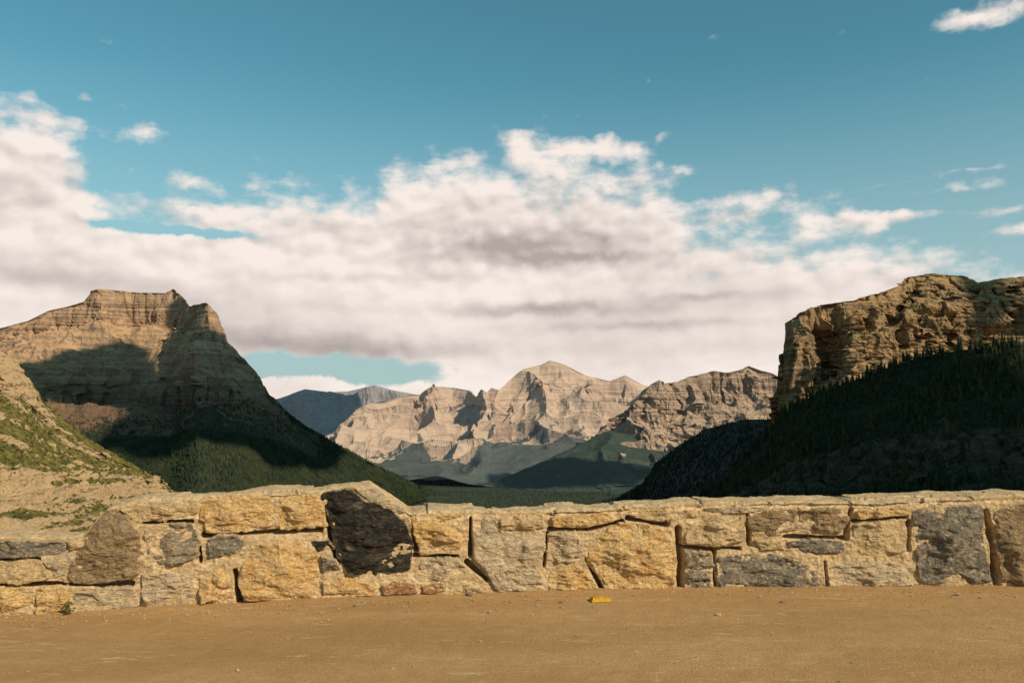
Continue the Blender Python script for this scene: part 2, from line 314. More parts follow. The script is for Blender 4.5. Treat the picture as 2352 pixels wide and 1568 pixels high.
# ================= trees
def leafmat(name,a,b,sc):
    m,n,bs=newmat(name)
    c=n.mix(n.mr(n.noise(n.pos((sc,)*3),1.,3,.6),.35,.65),a,b);n.l.new(c,bs.inputs['Base Color']);return m
mNear=leafmat('dark_needles',(.014,.023,.012),(.045,.053,.02),.08)
mFar=leafmat('far_needles',(.018,.03,.016),(.042,.052,.021),.012)
mRid=leafmat('ridge_needles',(.014,.024,.015),(.026,.036,.02),.012)
mBark,_n,_b=newmat('bark');_b.inputs['Base Color'].default_value=(.08,.055,.035,1)
def conifer(seed,h=20.):
    r=random.Random(seed);V=[];Fc=[];L=8;K=11
    for k in range(L):
        z0=h*(.10+.80*k/L);z1=z0+h*.26*(1-.4*k/L);R=h*(.155*(1-k/L)**.8+.022);a0=r.random()*6
        b=len(V);V.append((0,0,min(z1,h)))
        for j in range(K):
            a=a0+j*2*math.pi/K;rr=R*(r.uniform(.9,1.2) if j%2 else r.uniform(.45,.7))
            V.append((rr*math.cos(a),rr*math.sin(a),z0-rr*.35+r.uniform(-.02,.02)*h))
        for j in range(K):Fc.append((b,b+1+j,b+1+(j+1)%K))
    me=bpy.data.meshes.new('conifer_crown');me.from_pydata(V,[],Fc);me.materials.append(mNear)
    V=[];Fc=[];q=6
    for (z,rr) in((-1.5,.02*h),(h*.5,.012*h),(h*.97,.002*h)):
        for j in range(q):V.append((rr*math.cos(j*1.0472),rr*math.sin(j*1.0472),z))
    for a in range(2):
        for j in range(q):Fc.append((a*q+j,a*q+(j+1)%q,(a+1)*q+(j+1)%q,(a+1)*q+j))
    mt=bpy.data.meshes.new('conifer_trunk');mt.from_pydata(V,[],Fc);mt.materials.append(mBark)
    return me,mt
CF=[conifer(i) for i in range(6)]
nr,nc,_=QR2.shape
def proj(P):
    d=P-np.array([0,0,CAMZ]);f=d[...,1]*cp+d[...,2]*sp;u=1176+F*d[...,0]/f;v=784-F*(-d[...,1]*sp+d[...,2]*cp)/f
    return u,v
UR,VR=proj(QR2)
cand=[]
while len(cand)<150:
    c=int(rng.uniform(.03,.85)*nc);r_=int(rng.integers(5,14))
    if 1600<UR[r_,c]<2340:cand.append((r_,c))
while len(cand)<285:
    r_=int(rng.uniform(.05,.8)*nr);c=int(rng.uniform(.03,.8)*nc)
    if VR[r_,c]<1130 and 1620<UR[r_,c]<2340 and gR2[r_,c]>.3:cand.append((r_,c))
for i,(r_,c) in enumerate(cand):
    p=QR2[r_,c];me,mt=CF[i%6]
    e=bpy.data.objects.new('conifer_tree',None);C.objects.link(e)
    e.location=tuple(p);s=random.uniform(.85,1.5) if i>=150 else random.uniform(.7,1.3);e.scale=(s,s,s*random.uniform(.9,1.2));e.rotation_euler=(0,0,random.random()*6)
    tag(e,'dark pointed conifer among many on the shaded slope at right','tree','conifers on the shaded slope at right')
    a=bpy.data.objects.new('crown',me);C.objects.link(a);a.parent=e
    b=bpy.data.objects.new('trunk',mt);C.objects.link(b);b.parent=e
def cones(name,P,H,Rr,mat,label,k=6):
    n=len(P);a=np.arange(k)*2*np.pi/k;ph=rng.random(n)*6
    lay=[]
    for (zb,zt,rf) in((.05,.62,1.),(.38,1.,.62)):
        rr=(Rr*rf)[:,None]*(1+.35*(rng.random((n,k))-.5))
        ring=np.stack([P[:,0:1]+rr*np.cos(a+ph[:,None]),P[:,1:2]+rr*np.sin(a+ph[:,None]),P[:,2:3]+(H*zb)[:,None]+0*rr],-1)
        top=P.copy();top[:,2]+=H*zt
        lay.append(np.concatenate([ring,top[:,None]],1))
    V=np.concatenate(lay,1);m=2*(k+1)
    f=[]
    for l in range(2):
        for j in range(k):f.append((l*(k+1)+j,l*(k+1)+(j+1)%k,l*(k+1)+k))
    Fc=(np.array(f)[None]+(np.arange(n)*m)[:,None,None]).reshape(-1,3)
    o=mk(name,V.reshape(-1,3),Fc,mat);tag(o,label,'forest',kind='stuff');return o
def sample(Q,g,n,thr,umin,umax,vmin,vmax):
    U,V=proj(Q);ok=(g>thr)&(U>umin)&(U<umax)&(V>vmin)&(V<vmax);ok[:6]=False
    a=np.linalg.norm(np.cross(np.gradient(Q,axis=0),np.gradient(Q,axis=1)),axis=2)*ok
    w=a.ravel()/a.sum();i=rng.choice(len(w),n,p=w);P=Q.reshape(-1,3)[i].copy()
    P[:,:2]+=rng.normal(0,4,(n,2));return P
def hh(n,a,b):return rng.uniform(a,b,n)
P=sample(QR2,gR2,5600,.5,1500,2450,700,1240);P[:,2]-=1;n=len(P);cl=fbm(P[:,0]/60,P[:,1]/60,P[:,2]/60,3,3)
P=P[cl>-.2];P2=sample(QR2,gR2,1200,.2,1500,2450,700,1240);P=np.concatenate([P,P2]);n=len(P);h=hh(n,6,15);cones('dark_slope_forest',P,h,h*.18,mNear,'dense dark conifer wood covering the shaded slope at right')
P=sample(Q4,g4,9000,.3,1380,1820,950,1190);P[:,2]-=3;n=len(P);h=hh(n,10,22);cones('ridge_forest',P,h,h*.24,mRid,'distant dark green conifer wood on the ridge left of the right cliff')
P=sample(QL1,gL1,30000,.75,150,1020,900,1180);P[:,2]-=3;P2=sample(QL1,gL1,1200,.4,150,1020,880,1000);P=np.concatenate([P,P2]);n=len(P);h=hh(n,9,22);cones('mountain_foot_forest',P,h,h*.22,mFar,'conifer wood spreading over the foot of the large left mountain')
n=18000;yv=rng.uniform(4300,7800,n);xv=rng.uniform(-.32,.2,n)*yv;b_=np.exp(-((xv+420)/250)**2-((yv-6350)/110)**2);ok=b_<.35;xv=xv[ok];yv=yv[ok];n=len(xv)
P=np.stack([xv,yv,vz(xv,yv)-6],-1);h=hh(n,12,20);cones('valley_forest',P,h,h*.3,mFar,'conifer wood filling the valley floor below the central peak')
P=sample(QL2,gL2,1900,.6,-50,400,900,1250);n=len(P);cl=fbm(P[:,0]/70,P[:,1]/70,P[:,2]/70,3,18);P=P[cl>-.1];n=len(P);h=hh(n,1.5,5);cones('hillside_shrubs',P,h,h*.6,mFar,'dark shrubs dotted over the sunlit grassy hillside at left')

# ================= unseen clouds outside the frame, added and shaped to throw the shadows
mCl,n_,b_=newmat('shadow_cloud_white');b_.inputs['Base Color'].default_value=(.9,.9,.9,1)
def shadow_cloud(poly,alt,seed):
    P=np.array([px(u,v,Y) for u,v,Y in poly]);t=(alt-P[:,2])/SUN[2];P=P+SUN*t[:,None];c=P.mean(0)
    K=120;a=np.linspace(0,1,K,endpoint=False)*len(P);i=a.astype(int);f=(a-i)[:,None]
    o=P[i]*(1-f)+P[(i+1)%len(P)]*f
    o[:,:2]=c[:2]+(o[:,:2]-c[:2])*(1+.10*fbm(o[:,0]/250,o[:,1]/250,0*a,4,seed))[:,None]
    R=[]
    for s,zz in [(1e-3,-20),(.3,-25),(.6,-20),(.85,-10),(1,10),(.93,40),(.75,80),(.5,110),(.25,125),(1e-3,130)]:
        q=c+(o-c)*s;q[:,2]=alt+zz+30*fbm(q[:,0]/180,q[:,1]/180,0*a+zz,4,seed);R.append(q)
    R=np.array(R);ob=mk('shadow_cloud',R,gridf(len(R),K,True),mCl,smooth=True);ob['kind']='structure'
shadow_cloud([(-40,900,4900),(20,860,5100),(110,842,5150),(200,785,5300),(300,765,5350),(375,762,5300),(380,815,4800),(430,800,4500),(500,785,4600),(570,770,5000),(690,880,5200),(780,970,5450),(820,1040,5600),(750,1075,5200),(640,1060,4300),(500,1045,4050),(350,1030,4000),(240,1000,4200),(330,960,4500),(230,910,4950),(120,890,4950)],3300,4)
shadow_cloud([(385,722,5650),(405,708,5650),(428,715,5600),(425,745,5400),(390,748,5550)],3300,9)
shadow_cloud([(560,850,13500),(760,860,13500),(900,880,12500),(960,910,10900),(900,925,10400),(850,935,10200),(790,985,11000),(700,1040,10500),(600,1040,11000)],5200,12)
shadow_cloud([(1120,1090,7000),(1250,1065,7000),(1400,1075,6700),(1480,1095,6500),(1450,1130,6200),(1150,1130,6400)],3600,15)
shadow_cloud([(1400,1100,5200),(1520,1020,4700),(1640,960,4300),(1760,975,4000),(1740,1150,3300),(1420,1180,4800)],3300,17)
shadow_cloud([(1740,1060,1500),(1800,960,1520),(2000,880,1450),(2150,835,1400),(2280,850,1300),(2352,900,1200),(2600,950,1100),(2900,1300,650),(2300,1350,700),(1900,1300,950),(1750,1200,1150)],1500,23)  # unseen, added to darken the right slope

# ================= road
mRd,n,b=newmat('dusty_asphalt')
p=n.pos();st=n.noise(n.pos((.35,1.6,1)),1.,5,.6);fi=n.noise(p,60.,4,.7);gr=n.noise(p,210.,2,.6);me_=n.noise(p,6.,5,.65)
c=n.mix(n.mr(st,.3,.7),(.48,.27,.10),(.62,.37,.158))
c=n.mix(n.mr(me_,.35,.7,0,.35),c,(.38,.215,.083))
c=n.mix(n.mr(fi,.35,.68,0,.45),c,(.30,.175,.072))
c=n.mix(n.mr(gr,.58,.70,0,.45),c,(.78,.55,.30))
vs_=n.vor(p,55.);c=n.mix(n.mr(vs_,.10,.2,.3,0),c,(.17,.11,.06))
sc=n.noise(n.pos((1.0,5,1)),1.8,6,.74,2.);c=n.mix(n.mr(sc,.58,.66,0,.45),c,(.80,.61,.41))
n.l.new(c,b.inputs['Base Color']);bump(n,b,n.m('ADD',fi,n.m('ADD',gr,n.m('MULTIPLY',me_,2.))),.010,1.)
XS=[0,160,320,560,740,900,1200,1560,1900,2352];VS=[1420,1407,1396,1383,1371,1366,1361,1356,1351,1345]
fy=[];fx=[]
for u,v in zip(XS,VS):
    a=(u-1176)/F;b1_=(784-v)/F;ry=cp-b1_*sp;rz=sp+b1_*cp;k=-CAMZ/rz;fx.append(a*k);fy.append(ry*k)
pf=np.polyfit(fx,fy,2)
def front(x):
    x=np.asarray(x,float);xc=np.clip(x,-3.8,4.4);d=2*pf[0]*xc+pf[1];return np.polyval(pf,xc)+d*(x-xc)
def fn(x):
    xc=np.clip(x,-3.8,4.4);d=2*pf[0]*xc+pf[1];l=np.sqrt(1+d*d);return np.stack([d/l,-1/l],-1)
def towall(u,v):
    a=(u-1176)/F;b1_=(784-v)/F;ry=cp-b1_*sp;rz=sp+b1_*cp;y=6.2
    for _ in range(12):y=float(front(a*y/ry))
    return a*y/ry,CAMZ+rz*y/ry
xx=np.linspace(-26,26,260);yy=np.concatenate([np.linspace(-12,3,60),np.linspace(3.1,6.9,90)])
X,Y=np.meshgrid(xx,yy);Z=.012*fbm(X/1.2,Y/1.2,0*X,4,2)
Z+=.02*np.exp(-((Y-front(X))/.12)**2)*(.5+.5*fbm(X*3,Y*3,0*X,3,6))
ro=mk('road',np.stack([X,np.minimum(Y,front(X)+.35),Z],-1),gridf(len(yy),len(xx)),mRd,smooth=True);ro['kind']='structure'

# ================= wall
MORT=(.70,.50,.27)
def stonemat(name,a,b,c_,sc=7.,edge=True):
    m,n,bs=newmat(name);p=n.pos();w=n.noise(p,sc*.6,5,.65,.6);f=n.noise(p,sc*7,5,.7);l=n.noise(n.pos((1,1,2.2)),sc*2.4,6,.7,1.)
    q=n.mix(n.mr(w,.35,.65),a,b);q=n.mix(n.mr(l,.49,.63,0,.85),q,c_);q=n.mix(n.mr(f,.35,.6,.55,0),q,tuple(x*.4 for x in a))
    gy=n.noise(n.pos((1,1,1.4)),sc*.35,5,.7,.8);q=n.mix(n.mr(gy,.54,.68,0,.4),q,(.29,.235,.165))
    cr=n.vor(n.v('ADD',n.pos((1,1,1.7)),n.v('MULTIPLY',n.noise(p,5.,3,.6,col=True),(.3,.3,.3))),sc*.8,'DISTANCE_TO_EDGE')
    q=n.mix(n.m('MULTIPLY',n.mr(cr,0,.014,1,0),n.mr(w,.42,.55,0.,.75)),q,tuple(x*.3 for x in a))
    if edge:
        st=n.noise(p,sc*1.6,6,.7,.5)
        q=n.mix(n.mr(n.m('ADD',n.attr('edge'),n.m('MULTIPLY',n.m('SUBTRACT',st,.5),1.9)),.74,1.06,0,.72),q,MORT)
    n.l.new(q,bs.inputs['Base Color'])
    h=n.m('ADD',n.m('MULTIPLY',f,.6),n.m('MULTIPLY',l,1.3))
    bump(n,bs,h,.024,1.);return m
SM={'Y':stonemat('ochre_stone',(.62,.36,.12),(.73,.49,.22),(.80,.62,.37)),
 'T':stonemat('tan_stone',(.60,.41,.20),(.71,.52,.28),(.48,.36,.22)),
 'P':stonemat('pale_stone',(.66,.50,.30),(.56,.43,.27),(.40,.325,.235)),
 'G':stonemat('grey_stone',(.25,.205,.145),(.37,.295,.20),(.60,.43,.23)),
 'B':stonemat('brown_stone',(.31,.205,.105),(.43,.295,.16),(.21,.165,.11)),
 'S':stonemat('slate_stone',(.17,.15,.12),(.29,.245,.18),(.56,.42,.25)),
 'D':stonemat('black_stone',(.030,.029,.027),(.05,.045,.037),(.12,.088,.05)),
 'R':stonemat('rust_stone',(.38,.18,.07),(.48,.27,.13),(.66,.48,.29))}
mMo=stonemat('mortar_rubble',(.66,.465,.25),(.76,.56,.32),(.50,.35,.18),5.,False)
wall=bpy.data.objects.new('stone_wall',None);C.objects.link(wall);wall.location=(0,float(front(0)),0)
tag(wall,'low mortared guard wall of ochre, tan and dark rubble stone along the road','wall')
wo=np.array([0,float(front(0)),0])
TU=[(-5,1244),(150,1243),(190,1240),(212,1215),(248,1178),(330,1158),(460,1149),(600,1140),(735,1133),(800,1124),(850,1122),(940,1180),(1100,1183),(1260,1180),(1440,1170),(1600,1163),(1900,1157),(2100,1153),(2352,1147)]
TP=np.array([towall(u,v) for u,v in TU])
TX=np.concatenate([[-9,-4.2],TP[:,0],[9]]);TZ=np.concatenate([[TP[0,1]]*2,TP[:,1],[TP[-1,1]]])
CR=[([(1558,1215),(1565,1290),(1563,1352)],7),([(2266,1175),(2279,1240),(2290,1340)],7),([(1445,1190),(1530,1203)],7),([(1347,1285),(1385,1355)],5),([(948,1185),(956,1262)],5),([(1072,1290),(1120,1332)],5),
 ([(470,1228),(620,1222),(735,1215)],6),([(1954,1170),(1944,1230)],5),([(2088,1200),(2087,1262)],6),([(752,1190),(776,1292)],6),([(1081,1190),(1081,1275)],4),([(540,1310),(551,1382)],5),([(1715,1180),(1722,1250)],4),([(1640,1262),(1644,1350)],4),([(1800,1232),(1945,1236)],4),([(1895,1290),(1900,1348)],4),([(160,1341),(300,1342)],6),([(1262,1214),(1350,1216)],4),([(1350,1216),(1430,1198)],4),([(950,1276),(1050,1277)],4),([(1256,1225),(1250,1300)],4),([(455,1240),(460,1290)],4),([(330,1200),(440,1197)],4),([(1570,1256),(1700,1260)],4),([(1960,1196),(2080,1186)],4),([(90,1282),(0,1286)],4),([(0,1342),(150,1341)],4)]
nx=1700;x=np.concatenate([np.linspace(-9,-3.9,150)[:-1],np.linspace(-3.9,4.6,nx),np.linspace(4.6,9,130)[1:]]);T=np.interp(x,TX,TZ)+.014*fbm(x*4,0*x,0*x,5,3,.6)
rows=[];nz=110
segs=[(np.array([towall(*p) for p in pl]),w*.0034) for pl,w in CR]
for k in range(nz):
    t=k/(nz-1);z=-.12+(T+.12)*t
    d=-.007+.030*fbm(x*6,z*8,0*x,5,12,.6)+.014*ridged(x*14,z*18,0*x,3,15)-.02*sst((t-.96)/.04)
    for pl,w in segs:
        best=np.full_like(x,9.)
        for a,b in zip(pl[:-1],pl[1:]):
            ab=b-a;tt=np.clip(((x-a[0])*ab[0]+(z-a[1])*ab[1])/(ab@ab),0,1);best=np.minimum(best,np.hypot(x-a[0]-tt*ab[0],z-a[1]-tt*ab[1]))
        wj=w*(.5+1.*vn(x*9,z*9,0*x,4));d=d-.15*sst((wj*1.3-best)/(wj*.8))
    nn=fn(x);rows.append(np.stack([x+nn[:,0]*d,front(x)+nn[:,1]*d,z],-1))
for k in range(1,26):
    t=k/25;d=.02-.48*t;z=T+.022*sst(t*6)+.03*fbm(x*3.2,0*x+t*1.7,0*x,5,31,.6)-.03*sst((t-.9)/.1)+.018*(vn(x*2.2,t*1.5+0*x,0*x,44)>.5)-.02*(np.abs(vn(x*1.6,t*1.2+0*x,0*x,47)-.5)<.02)
    nn=fn(x);rows.append(np.stack([x+nn[:,0]*d,front(x)+nn[:,1]*d,z],-1))
for k in range(1,14):
    t=k/13;nn=fn(x);d=-.46-.03*fbm(x*5,0*x+t*5,0*x,4,3);z=(T-.02)*(1-t)-1.2*t;rows.append(np.stack([x+nn[:,0]*d,front(x)+nn[:,1]*d,z],-1))
R=np.array(rows)-wo
mk('mortar',R,gridf(R.shape[0],R.shape[1]),mMo,wall,smooth=True)
sid=[0]
def stone(poly,mt,H=.04,label=None,name='stone',world=False):
    sid[0]+=1;s=sid[0]*13;r=random.Random(s)
    P=np.array(poly if world else [towall(u,v) for u,v in poly]);
    x0,z0=P[:,0],P[:,1];x1,z1=np.roll(x0,-1),np.roll(z0,-1);cr=x0*z1-x1*z0;A=cr.sum()/2;c=np.array([((x0+x1)*cr).sum(),((z0+z1)*cr).sum()])/(6*A)
    K=160;a=np.arange(K)*2*np.pi/K;D=np.stack([np.cos(a),np.sin(a)],-1);rad=np.full(K,1e9)
    for p,q in zip(P,np.roll(P,-1,0)):
        e=q-p;w=p-c;den=D[:,0]*e[1]-D[:,1]*e[0];den=np.where(abs(den)<1e-9,1e-9,den)
        t=(w[0]*e[1]-w[1]*e[0])/den;sg=(w[0]*D[:,1]-w[1]*D[:,0])/den
        ok=(t>0)&(sg>=-1e-6)&(sg<=1+1e-6);rad=np.where(ok,np.minimum(rad,t),rad)
    rad=np.where(rad>1e8,np.median(rad),rad)
    for _ in range(1):rad=(np.roll(rad,1)+rad*2+np.roll(rad,-1))/4
    Rm=rad.mean()
    rad=rad+.007+.024*fbm(D[:,0]*3.5+s,D[:,1]*3.5,0*a,5,s,.65)*min(1,Rm/.12)
    M=30;t=np.concatenate([np.linspace(0,1,M)**.85,[1.0,1.0]]);t[0]=1e-3
    pl=[]
    for i in range(8):
        ph=r.random()*6.28;pl.append((math.cos(ph),math.sin(ph),r.uniform(.08,.6),H*r.uniform(.5,1.2)))
    out=[];ed=[]
    for k,tk in enumerate(t):
        X=c[0]+D[:,0]*rad*tk;Z=c[1]+D[:,1]*rad*tk
        ew=.010+.014*vn(X*8,Z*8,0*X,s);e=np.clip((1-tk)*rad/ew,0,1);e=np.sqrt(1-(1-e)**2)
        h=np.full(K,9.)
        for dx,dz,m_,o_ in pl:h=np.minimum(h,o_-m_*((X-c[0])*dx+(Z-c[1])*dz-.35*Rm))
        h=np.maximum(h,.012)+.020*fbm(X*9,Z*16,0*X+s,5,s+1,.6)+.016*(ridged(X*12,Z*20,0*X+s,4,s+2)-.4)+.013*np.tanh(6*fbm(X*6,Z*11,0*X+s,3,s+5))
        d=-.012+e*(h+.012)
        if k==M:d=d*0-.03
        if k==M+1:d=d*0-.09
        nn=fn(X);out.append(np.stack([X+nn[:,0]*d,front(X)+nn[:,1]*d,Z],-1));ed.append(np.clip(1-(1-tk)*rad/.05,0,1))
    o=mk(name,np.array(out)-wo,gridf(len(out),K,True),SM[mt],wall,smooth=False,attrs={'edge':np.array(ed)})
    if label:o['label']=label
    return o
S=[
([(-40,1243),(60,1241),(152,1243),(155,1268),(90,1276),(0,1282),(-40,1280)],'S',.045,None),
([(156,1243),(192,1238),(200,1226),(205,1238),(190,1256),(162,1262)],'T',.03,None),
([(-40,1292),(60,1284),(95,1287),(118,1328),(60,1338),(-40,1338)],'T',.035,None),
([(102,1288),(165,1268),(180,1275),(150,1318),(126,1326)],'P',.03,None),
([(-40,1350),(30,1345),(75,1348),(80,1412),(-40,1424)],'Y',.04,None),
([(84,1352),(155,1346),(160,1403),(86,1412)],'Y',.035,None),
([(170,1360),(240,1350),(305,1352),(325,1390),(250,1400),(165,1406)],'P',.04,None),
([(150,1325),(160,1300),(200,1225),(244,1176),(262,1168),(292,1172),(315,1220),(335,1290),(322,1320),(250,1336),(172,1338)],'B',.075,'large weathered brown boulder sloping up at the step of the wall'),
([(275,1168),(330,1154),(450,1148),(456,1178),(380,1195),(312,1196),(296,1182)],'T',.03,None),
([(460,1150),(530,1143),(622,1139),(628,1205),(560,1220),(478,1222),(458,1182)],'Y',.05,None),
([(632,1140),(728,1134),(745,1170),(755,1208),(645,1216),(630,1195)],'Y',.045,None),
([(330,1212),(360,1204),(440,1200),(460,1238),(455,1275),(390,1300),(347,1284)],'G',.05,None),
([(478,1238),(500,1228),(540,1226),(563,1250),(530,1274),(482,1277)],'S',.04,None),
([(716,1242),(755,1240),(768,1260),(732,1265)],'D',.03,None),
([(738,1275),(772,1285),(785,1308),(740,1315)],'S',.035,None),
([(560,1290),(590,1248),(690,1240),(730,1268),(735,1330),(715,1372),(562,1380),(548,1330)],'Y',.055,'broad round ochre stone'),
([(325,1320),(380,1312),(440,1318),(446,1362),(430,1388),(342,1393),(325,1360)],'P',.045,None),
([(462,1305),(498,1293),(528,1310),(534,1376),(466,1384),(458,1340)],'Y',.04,None),
([(735,1135),(762,1126),(800,1120),(838,1146),(898,1166),(930,1196),(948,1240),(944,1308),(870,1318),(802,1315),(777,1280),(762,1212),(749,1172)],'D',.10,'big black angular boulder set in the wall'),
([(815,1122),(850,1118),(936,1174),(908,1176),(850,1150)],'P',.03,None),
([(742,1336),(800,1328),(864,1345),(862,1366),(746,1370)],'Y',.03,None),
([(876,1346),(905,1336),(950,1340),(960,1362),(882,1365)],'R',.03,'rust red stone at the foot of the wall'),
([(966,1340),(1018,1337),(1022,1360),(972,1362)],'R',.03,None),
([(946,1188),(1000,1180),(1058,1182),(1072,1230),(1050,1270),(966,1272),(952,1232)],'Y',.05,None),
([(962,1278),(1050,1282),(1068,1300),(1080,1325),(1002,1332),(966,1315)],'P',.04,None),
([(1030,1342),(1078,1338),(1118,1358),(1040,1361)],'T',.03,None),
([(1086,1186),(1140,1184),(1150,1222),(1252,1218),(1254,1250),(1240,1310),(1253,1356),(1142,1358),(1120,1318),(1088,1285)],'P',.055,'tall pale grey tan block'),
([(1148,1186),(1248,1182),(1250,1212),(1152,1217)],'T',.04,None),
([(1262,1186),(1400,1178),(1410,1195),(1350,1210),(1270,1210)],'Y',.035,None),
([(1260,1226),(1320,1219),(1340,1255),(1325,1288),(1282,1290),(1258,1265)],'P',.04,None),
([(1258,1332),(1280,1297),(1330,1297),(1362,1330),(1376,1356),(1260,1357)],'Y',.045,None),
([(1352,1262),(1370,1227),(1430,1200),(1510,1206),(1544,1232),(1554,1290),(1548,1350),(1402,1355),(1374,1320),(1347,1290)],'Y',.085,'largest rough ochre boulder in the wall'),
([(1440,1174),(1500,1168),(1600,1172),(1600,1188),(1500,1196),(1445,1184)],'T',.045,None),
([(1572,1228),(1600,1200),(1640,1185),(1700,1182),(1714,1240),(1650,1254),(1575,1250)],'T',.05,None),
([(1572,1262),(1632,1266),(1640,1300),(1600,1306),(1577,1298)],'G',.04,None),
([(1577,1308),(1618,1308),(1638,1348),(1580,1350)],'S',.045,None),
([(1646,1278),(1740,1268),(1850,1288),(1893,1340),(1880,1350),(1652,1352),(1644,1310)],'S',.05,'wide blue grey stone at the foot of the wall'),
([(1608,1166),(1700,1163),(1762,1166),(1720,1176),(1650,1178)],'P',.03,None),
([(1714,1186),(1762,1170),(1828,1170),(1830,1214),(1770,1228),(1722,1214)],'B',.045,None),
([(1836,1170),(1942,1166),(1952,1192),(1930,1224),(1840,1214)],'B',.045,None),
([(1735,1240),(1790,1232),(1800,1262),(1745,1262)],'T',.03,None),
([(1802,1242),(1880,1238),(1940,1242),(1944,1264),(1880,1272),(1812,1268)],'S',.04,None),
([(1903,1302),(1960,1285),(2040,1290),(2098,1302),(2102,1342),(1905,1348)],'P',.045,None),
([(1962,1205),(2058,1192),(2080,1230),(2078,1268),(1982,1278),(1960,1250)],'T',.045,None),
([(1962,1172),(2080,1164),(2084,1182),(1972,1192)],'Y',.035,None),
([(2096,1166),(2160,1158),(2250,1160),(2258,1230),(2266,1290),(2278,1338),(2112,1341),(2102,1270),(2096,1200)],'S',.06,'tall slate grey block near the right end'),
([(2282,1176),(2330,1156),(2400,1154),(2410,1250),(2405,1340),(2300,1340),(2290,1280)],'B',.07,None),
]
for poly,mt,H,lb in S:stone(poly,mt,H,lb)
for x0,x1 in((-8.6,-3.85),(4.55,8.8)):
    for z0,z1 in((.03,.22),(.25,.46),(.49,None)):
        xq=x0
        while xq<x1-.25:
            w=min(random.uniform(.4,.75),x1-xq);top=float(np.interp(xq+w/2,TX,TZ))-.02;zt=z1 or top
            if zt>top:zt=top
            if zt-z0>.07:
                j=lambda s=.02:random.uniform(-s,s)
                stone([(xq+.02+j(),z0+abs(j())),(xq+w/2,z0+j(.01)),(xq+w-.02+j(),z0+abs(j())),(xq+w-.015,(z0+zt)/2),(xq+w-.03+j(),zt-abs(j())),(xq+w*.4,zt-abs(j(.01))),(xq+.02+j(),zt-abs(j()))],random.choice('YYTTPPGBS'),.045,world=True)
            xq+=w
# ================= small things on the road
def pebble(seed,r):
    nu,nv=10,7;V=[]
    for i in range(nv):
        th=math.pi*(i+.001)/(nv-1+.002)
        for j in range(nu):
            a=j*2*math.pi/nu;k=r*(1+.28*float(fbm(math.cos(a)*math.sin(th)*1.5+seed,math.sin(a)*math.sin(th)*1.5,math.cos(th)*1.5,2,seed)))
            V.append((k*1.25*math.cos(a)*math.sin(th),k*math.sin(a)*math.sin(th),k*.65*math.cos(th)))
    return np.array(V),gridf(nv,nu,True)
def gpt(u,v):
    b1_=(784-v)/F;rz=sp+b1_*cp;ry=cp-b1_*sp;k=-CAMZ/rz;return np.array([(u-1176)/F*k,ry*k,0.])
PB=[(1650,1413,.018,'small pale grey pebble alone on the road right of the yellow block','T'),(1797,1385,.016,'small dark pebble on the road below the wide blue grey stone','S'),(1080,1368,.028,'brown stone lying at the wall foot left of the tall pale block','B'),
(1745,1372,.014,'little tan pebble below the wide blue grey stone, nearest the wall','T'),(818,1392,.016,'little pebble on the road below the black boulder','G'),(1838,1441,.012,'tiny dark pebble farthest from the wall at right','S'),(1290,1384,.014,'little brown pebble just left of the yellow block','B'),(2200,1366,.017,'small pebble below the tall slate grey block','P'),(990,1366,.018,'rusty pebble at the wall foot right of the black boulder','R')]
for i,(u,v,r,lb,mt) in enumerate(PB):
    V,Fc=pebble(i+3,r);p=gpt(u,v);o=mk('pebble',V,Fc,SM[mt]);o.location=(p[0],p[1],r*.5);tag(o,lb,'pebble')
PV=[pebble(i,1.) for i in range(7)]
V=[];Fc=[];o_=0
for i in range(1300):
    v_,f_=PV[i%7];v_=v_*(.002+.007*random.random()**2);x_=random.uniform(-4.5,5);dd=min(abs(random.gauss(0,.2)),1.5)+.02 if i<950 else random.uniform(0,2.6)
    V.append(v_+np.array([x_,float(front(x_))-dd,.006]));Fc.append(f_+o_);o_+=len(v_)
tag(mk('gravel',np.concatenate(V),np.concatenate(Fc),SM['T']),'fine loose gravel scattered on the road along the wall foot','gravel',kind='stuff')
mY,n,b=newmat('yellow_plastic');c=n.mix(n.mr(n.noise(n.pos(),40.,5,.6),.4,.65),(.55,.31,.035),(.36,.20,.035));n.l.new(c,b.inputs['Base Color']);b.inputs['Roughness'].default_value=.6
p=gpt(1380,1380);mkr=bpy.data.objects.new('road_marker',None);C.objects.link(mkr);mkr.location=tuple(p+np.array([0,0,.006]));mkr.rotation_euler=(0,0,.08);tag(mkr,'small yellow road marker block lying in front of the wall','road marker')
def frust(w,d,h,w2,d2,z0=0):
    return np.array([(-w,-d,z0),(w,-d,z0),(w,d,z0),(-w,d,z0),(-w2,-d2,z0+h),(w2,-d2,z0+h),(w2,d2,z0+h),(-w2,d2,z0+h)]),np.array([(0,3,2,1),(0,1,5,4),(1,2,6,5),(2,3,7,6),(3,0,4,7),(4,5,6,7)])
V1,F1=frust(.078,.05,.010,.077,.048);V2,F2=frust(.072,.042,.018,.064,.026,.010)
mk('base',V1,F1,mY,mkr);mk('body',V2,F2,mY,mkr)
V,Fq=frust(.05,.0015,.009,.046,.0015);V=V+np.array([0,-.0375,.0145]);mR_,n,b=newmat('amber_lens');b.inputs['Base Color'].default_value=(.6,.28,.02,1);b.inputs['Roughness'].default_value=.3;mk('reflector',V,Fq,mR_,mkr)
mW,n,b=newmat('weed_leaf');c=n.mix(n.mr(n.noise(n.pos(),50.,3,.6),.4,.6),(.07,.11,.02),(.15,.17,.04));n.l.new(c,b.inputs['Base Color'])
p=gpt(163,1410);wd=bpy.data.objects.new('weed',None);C.objects.link(wd);wd.location=(p[0],p[1]-.03,0);tag(wd,'tiny green weed growing at the foot of the wall at left','plant')
V=[];Fc=[]
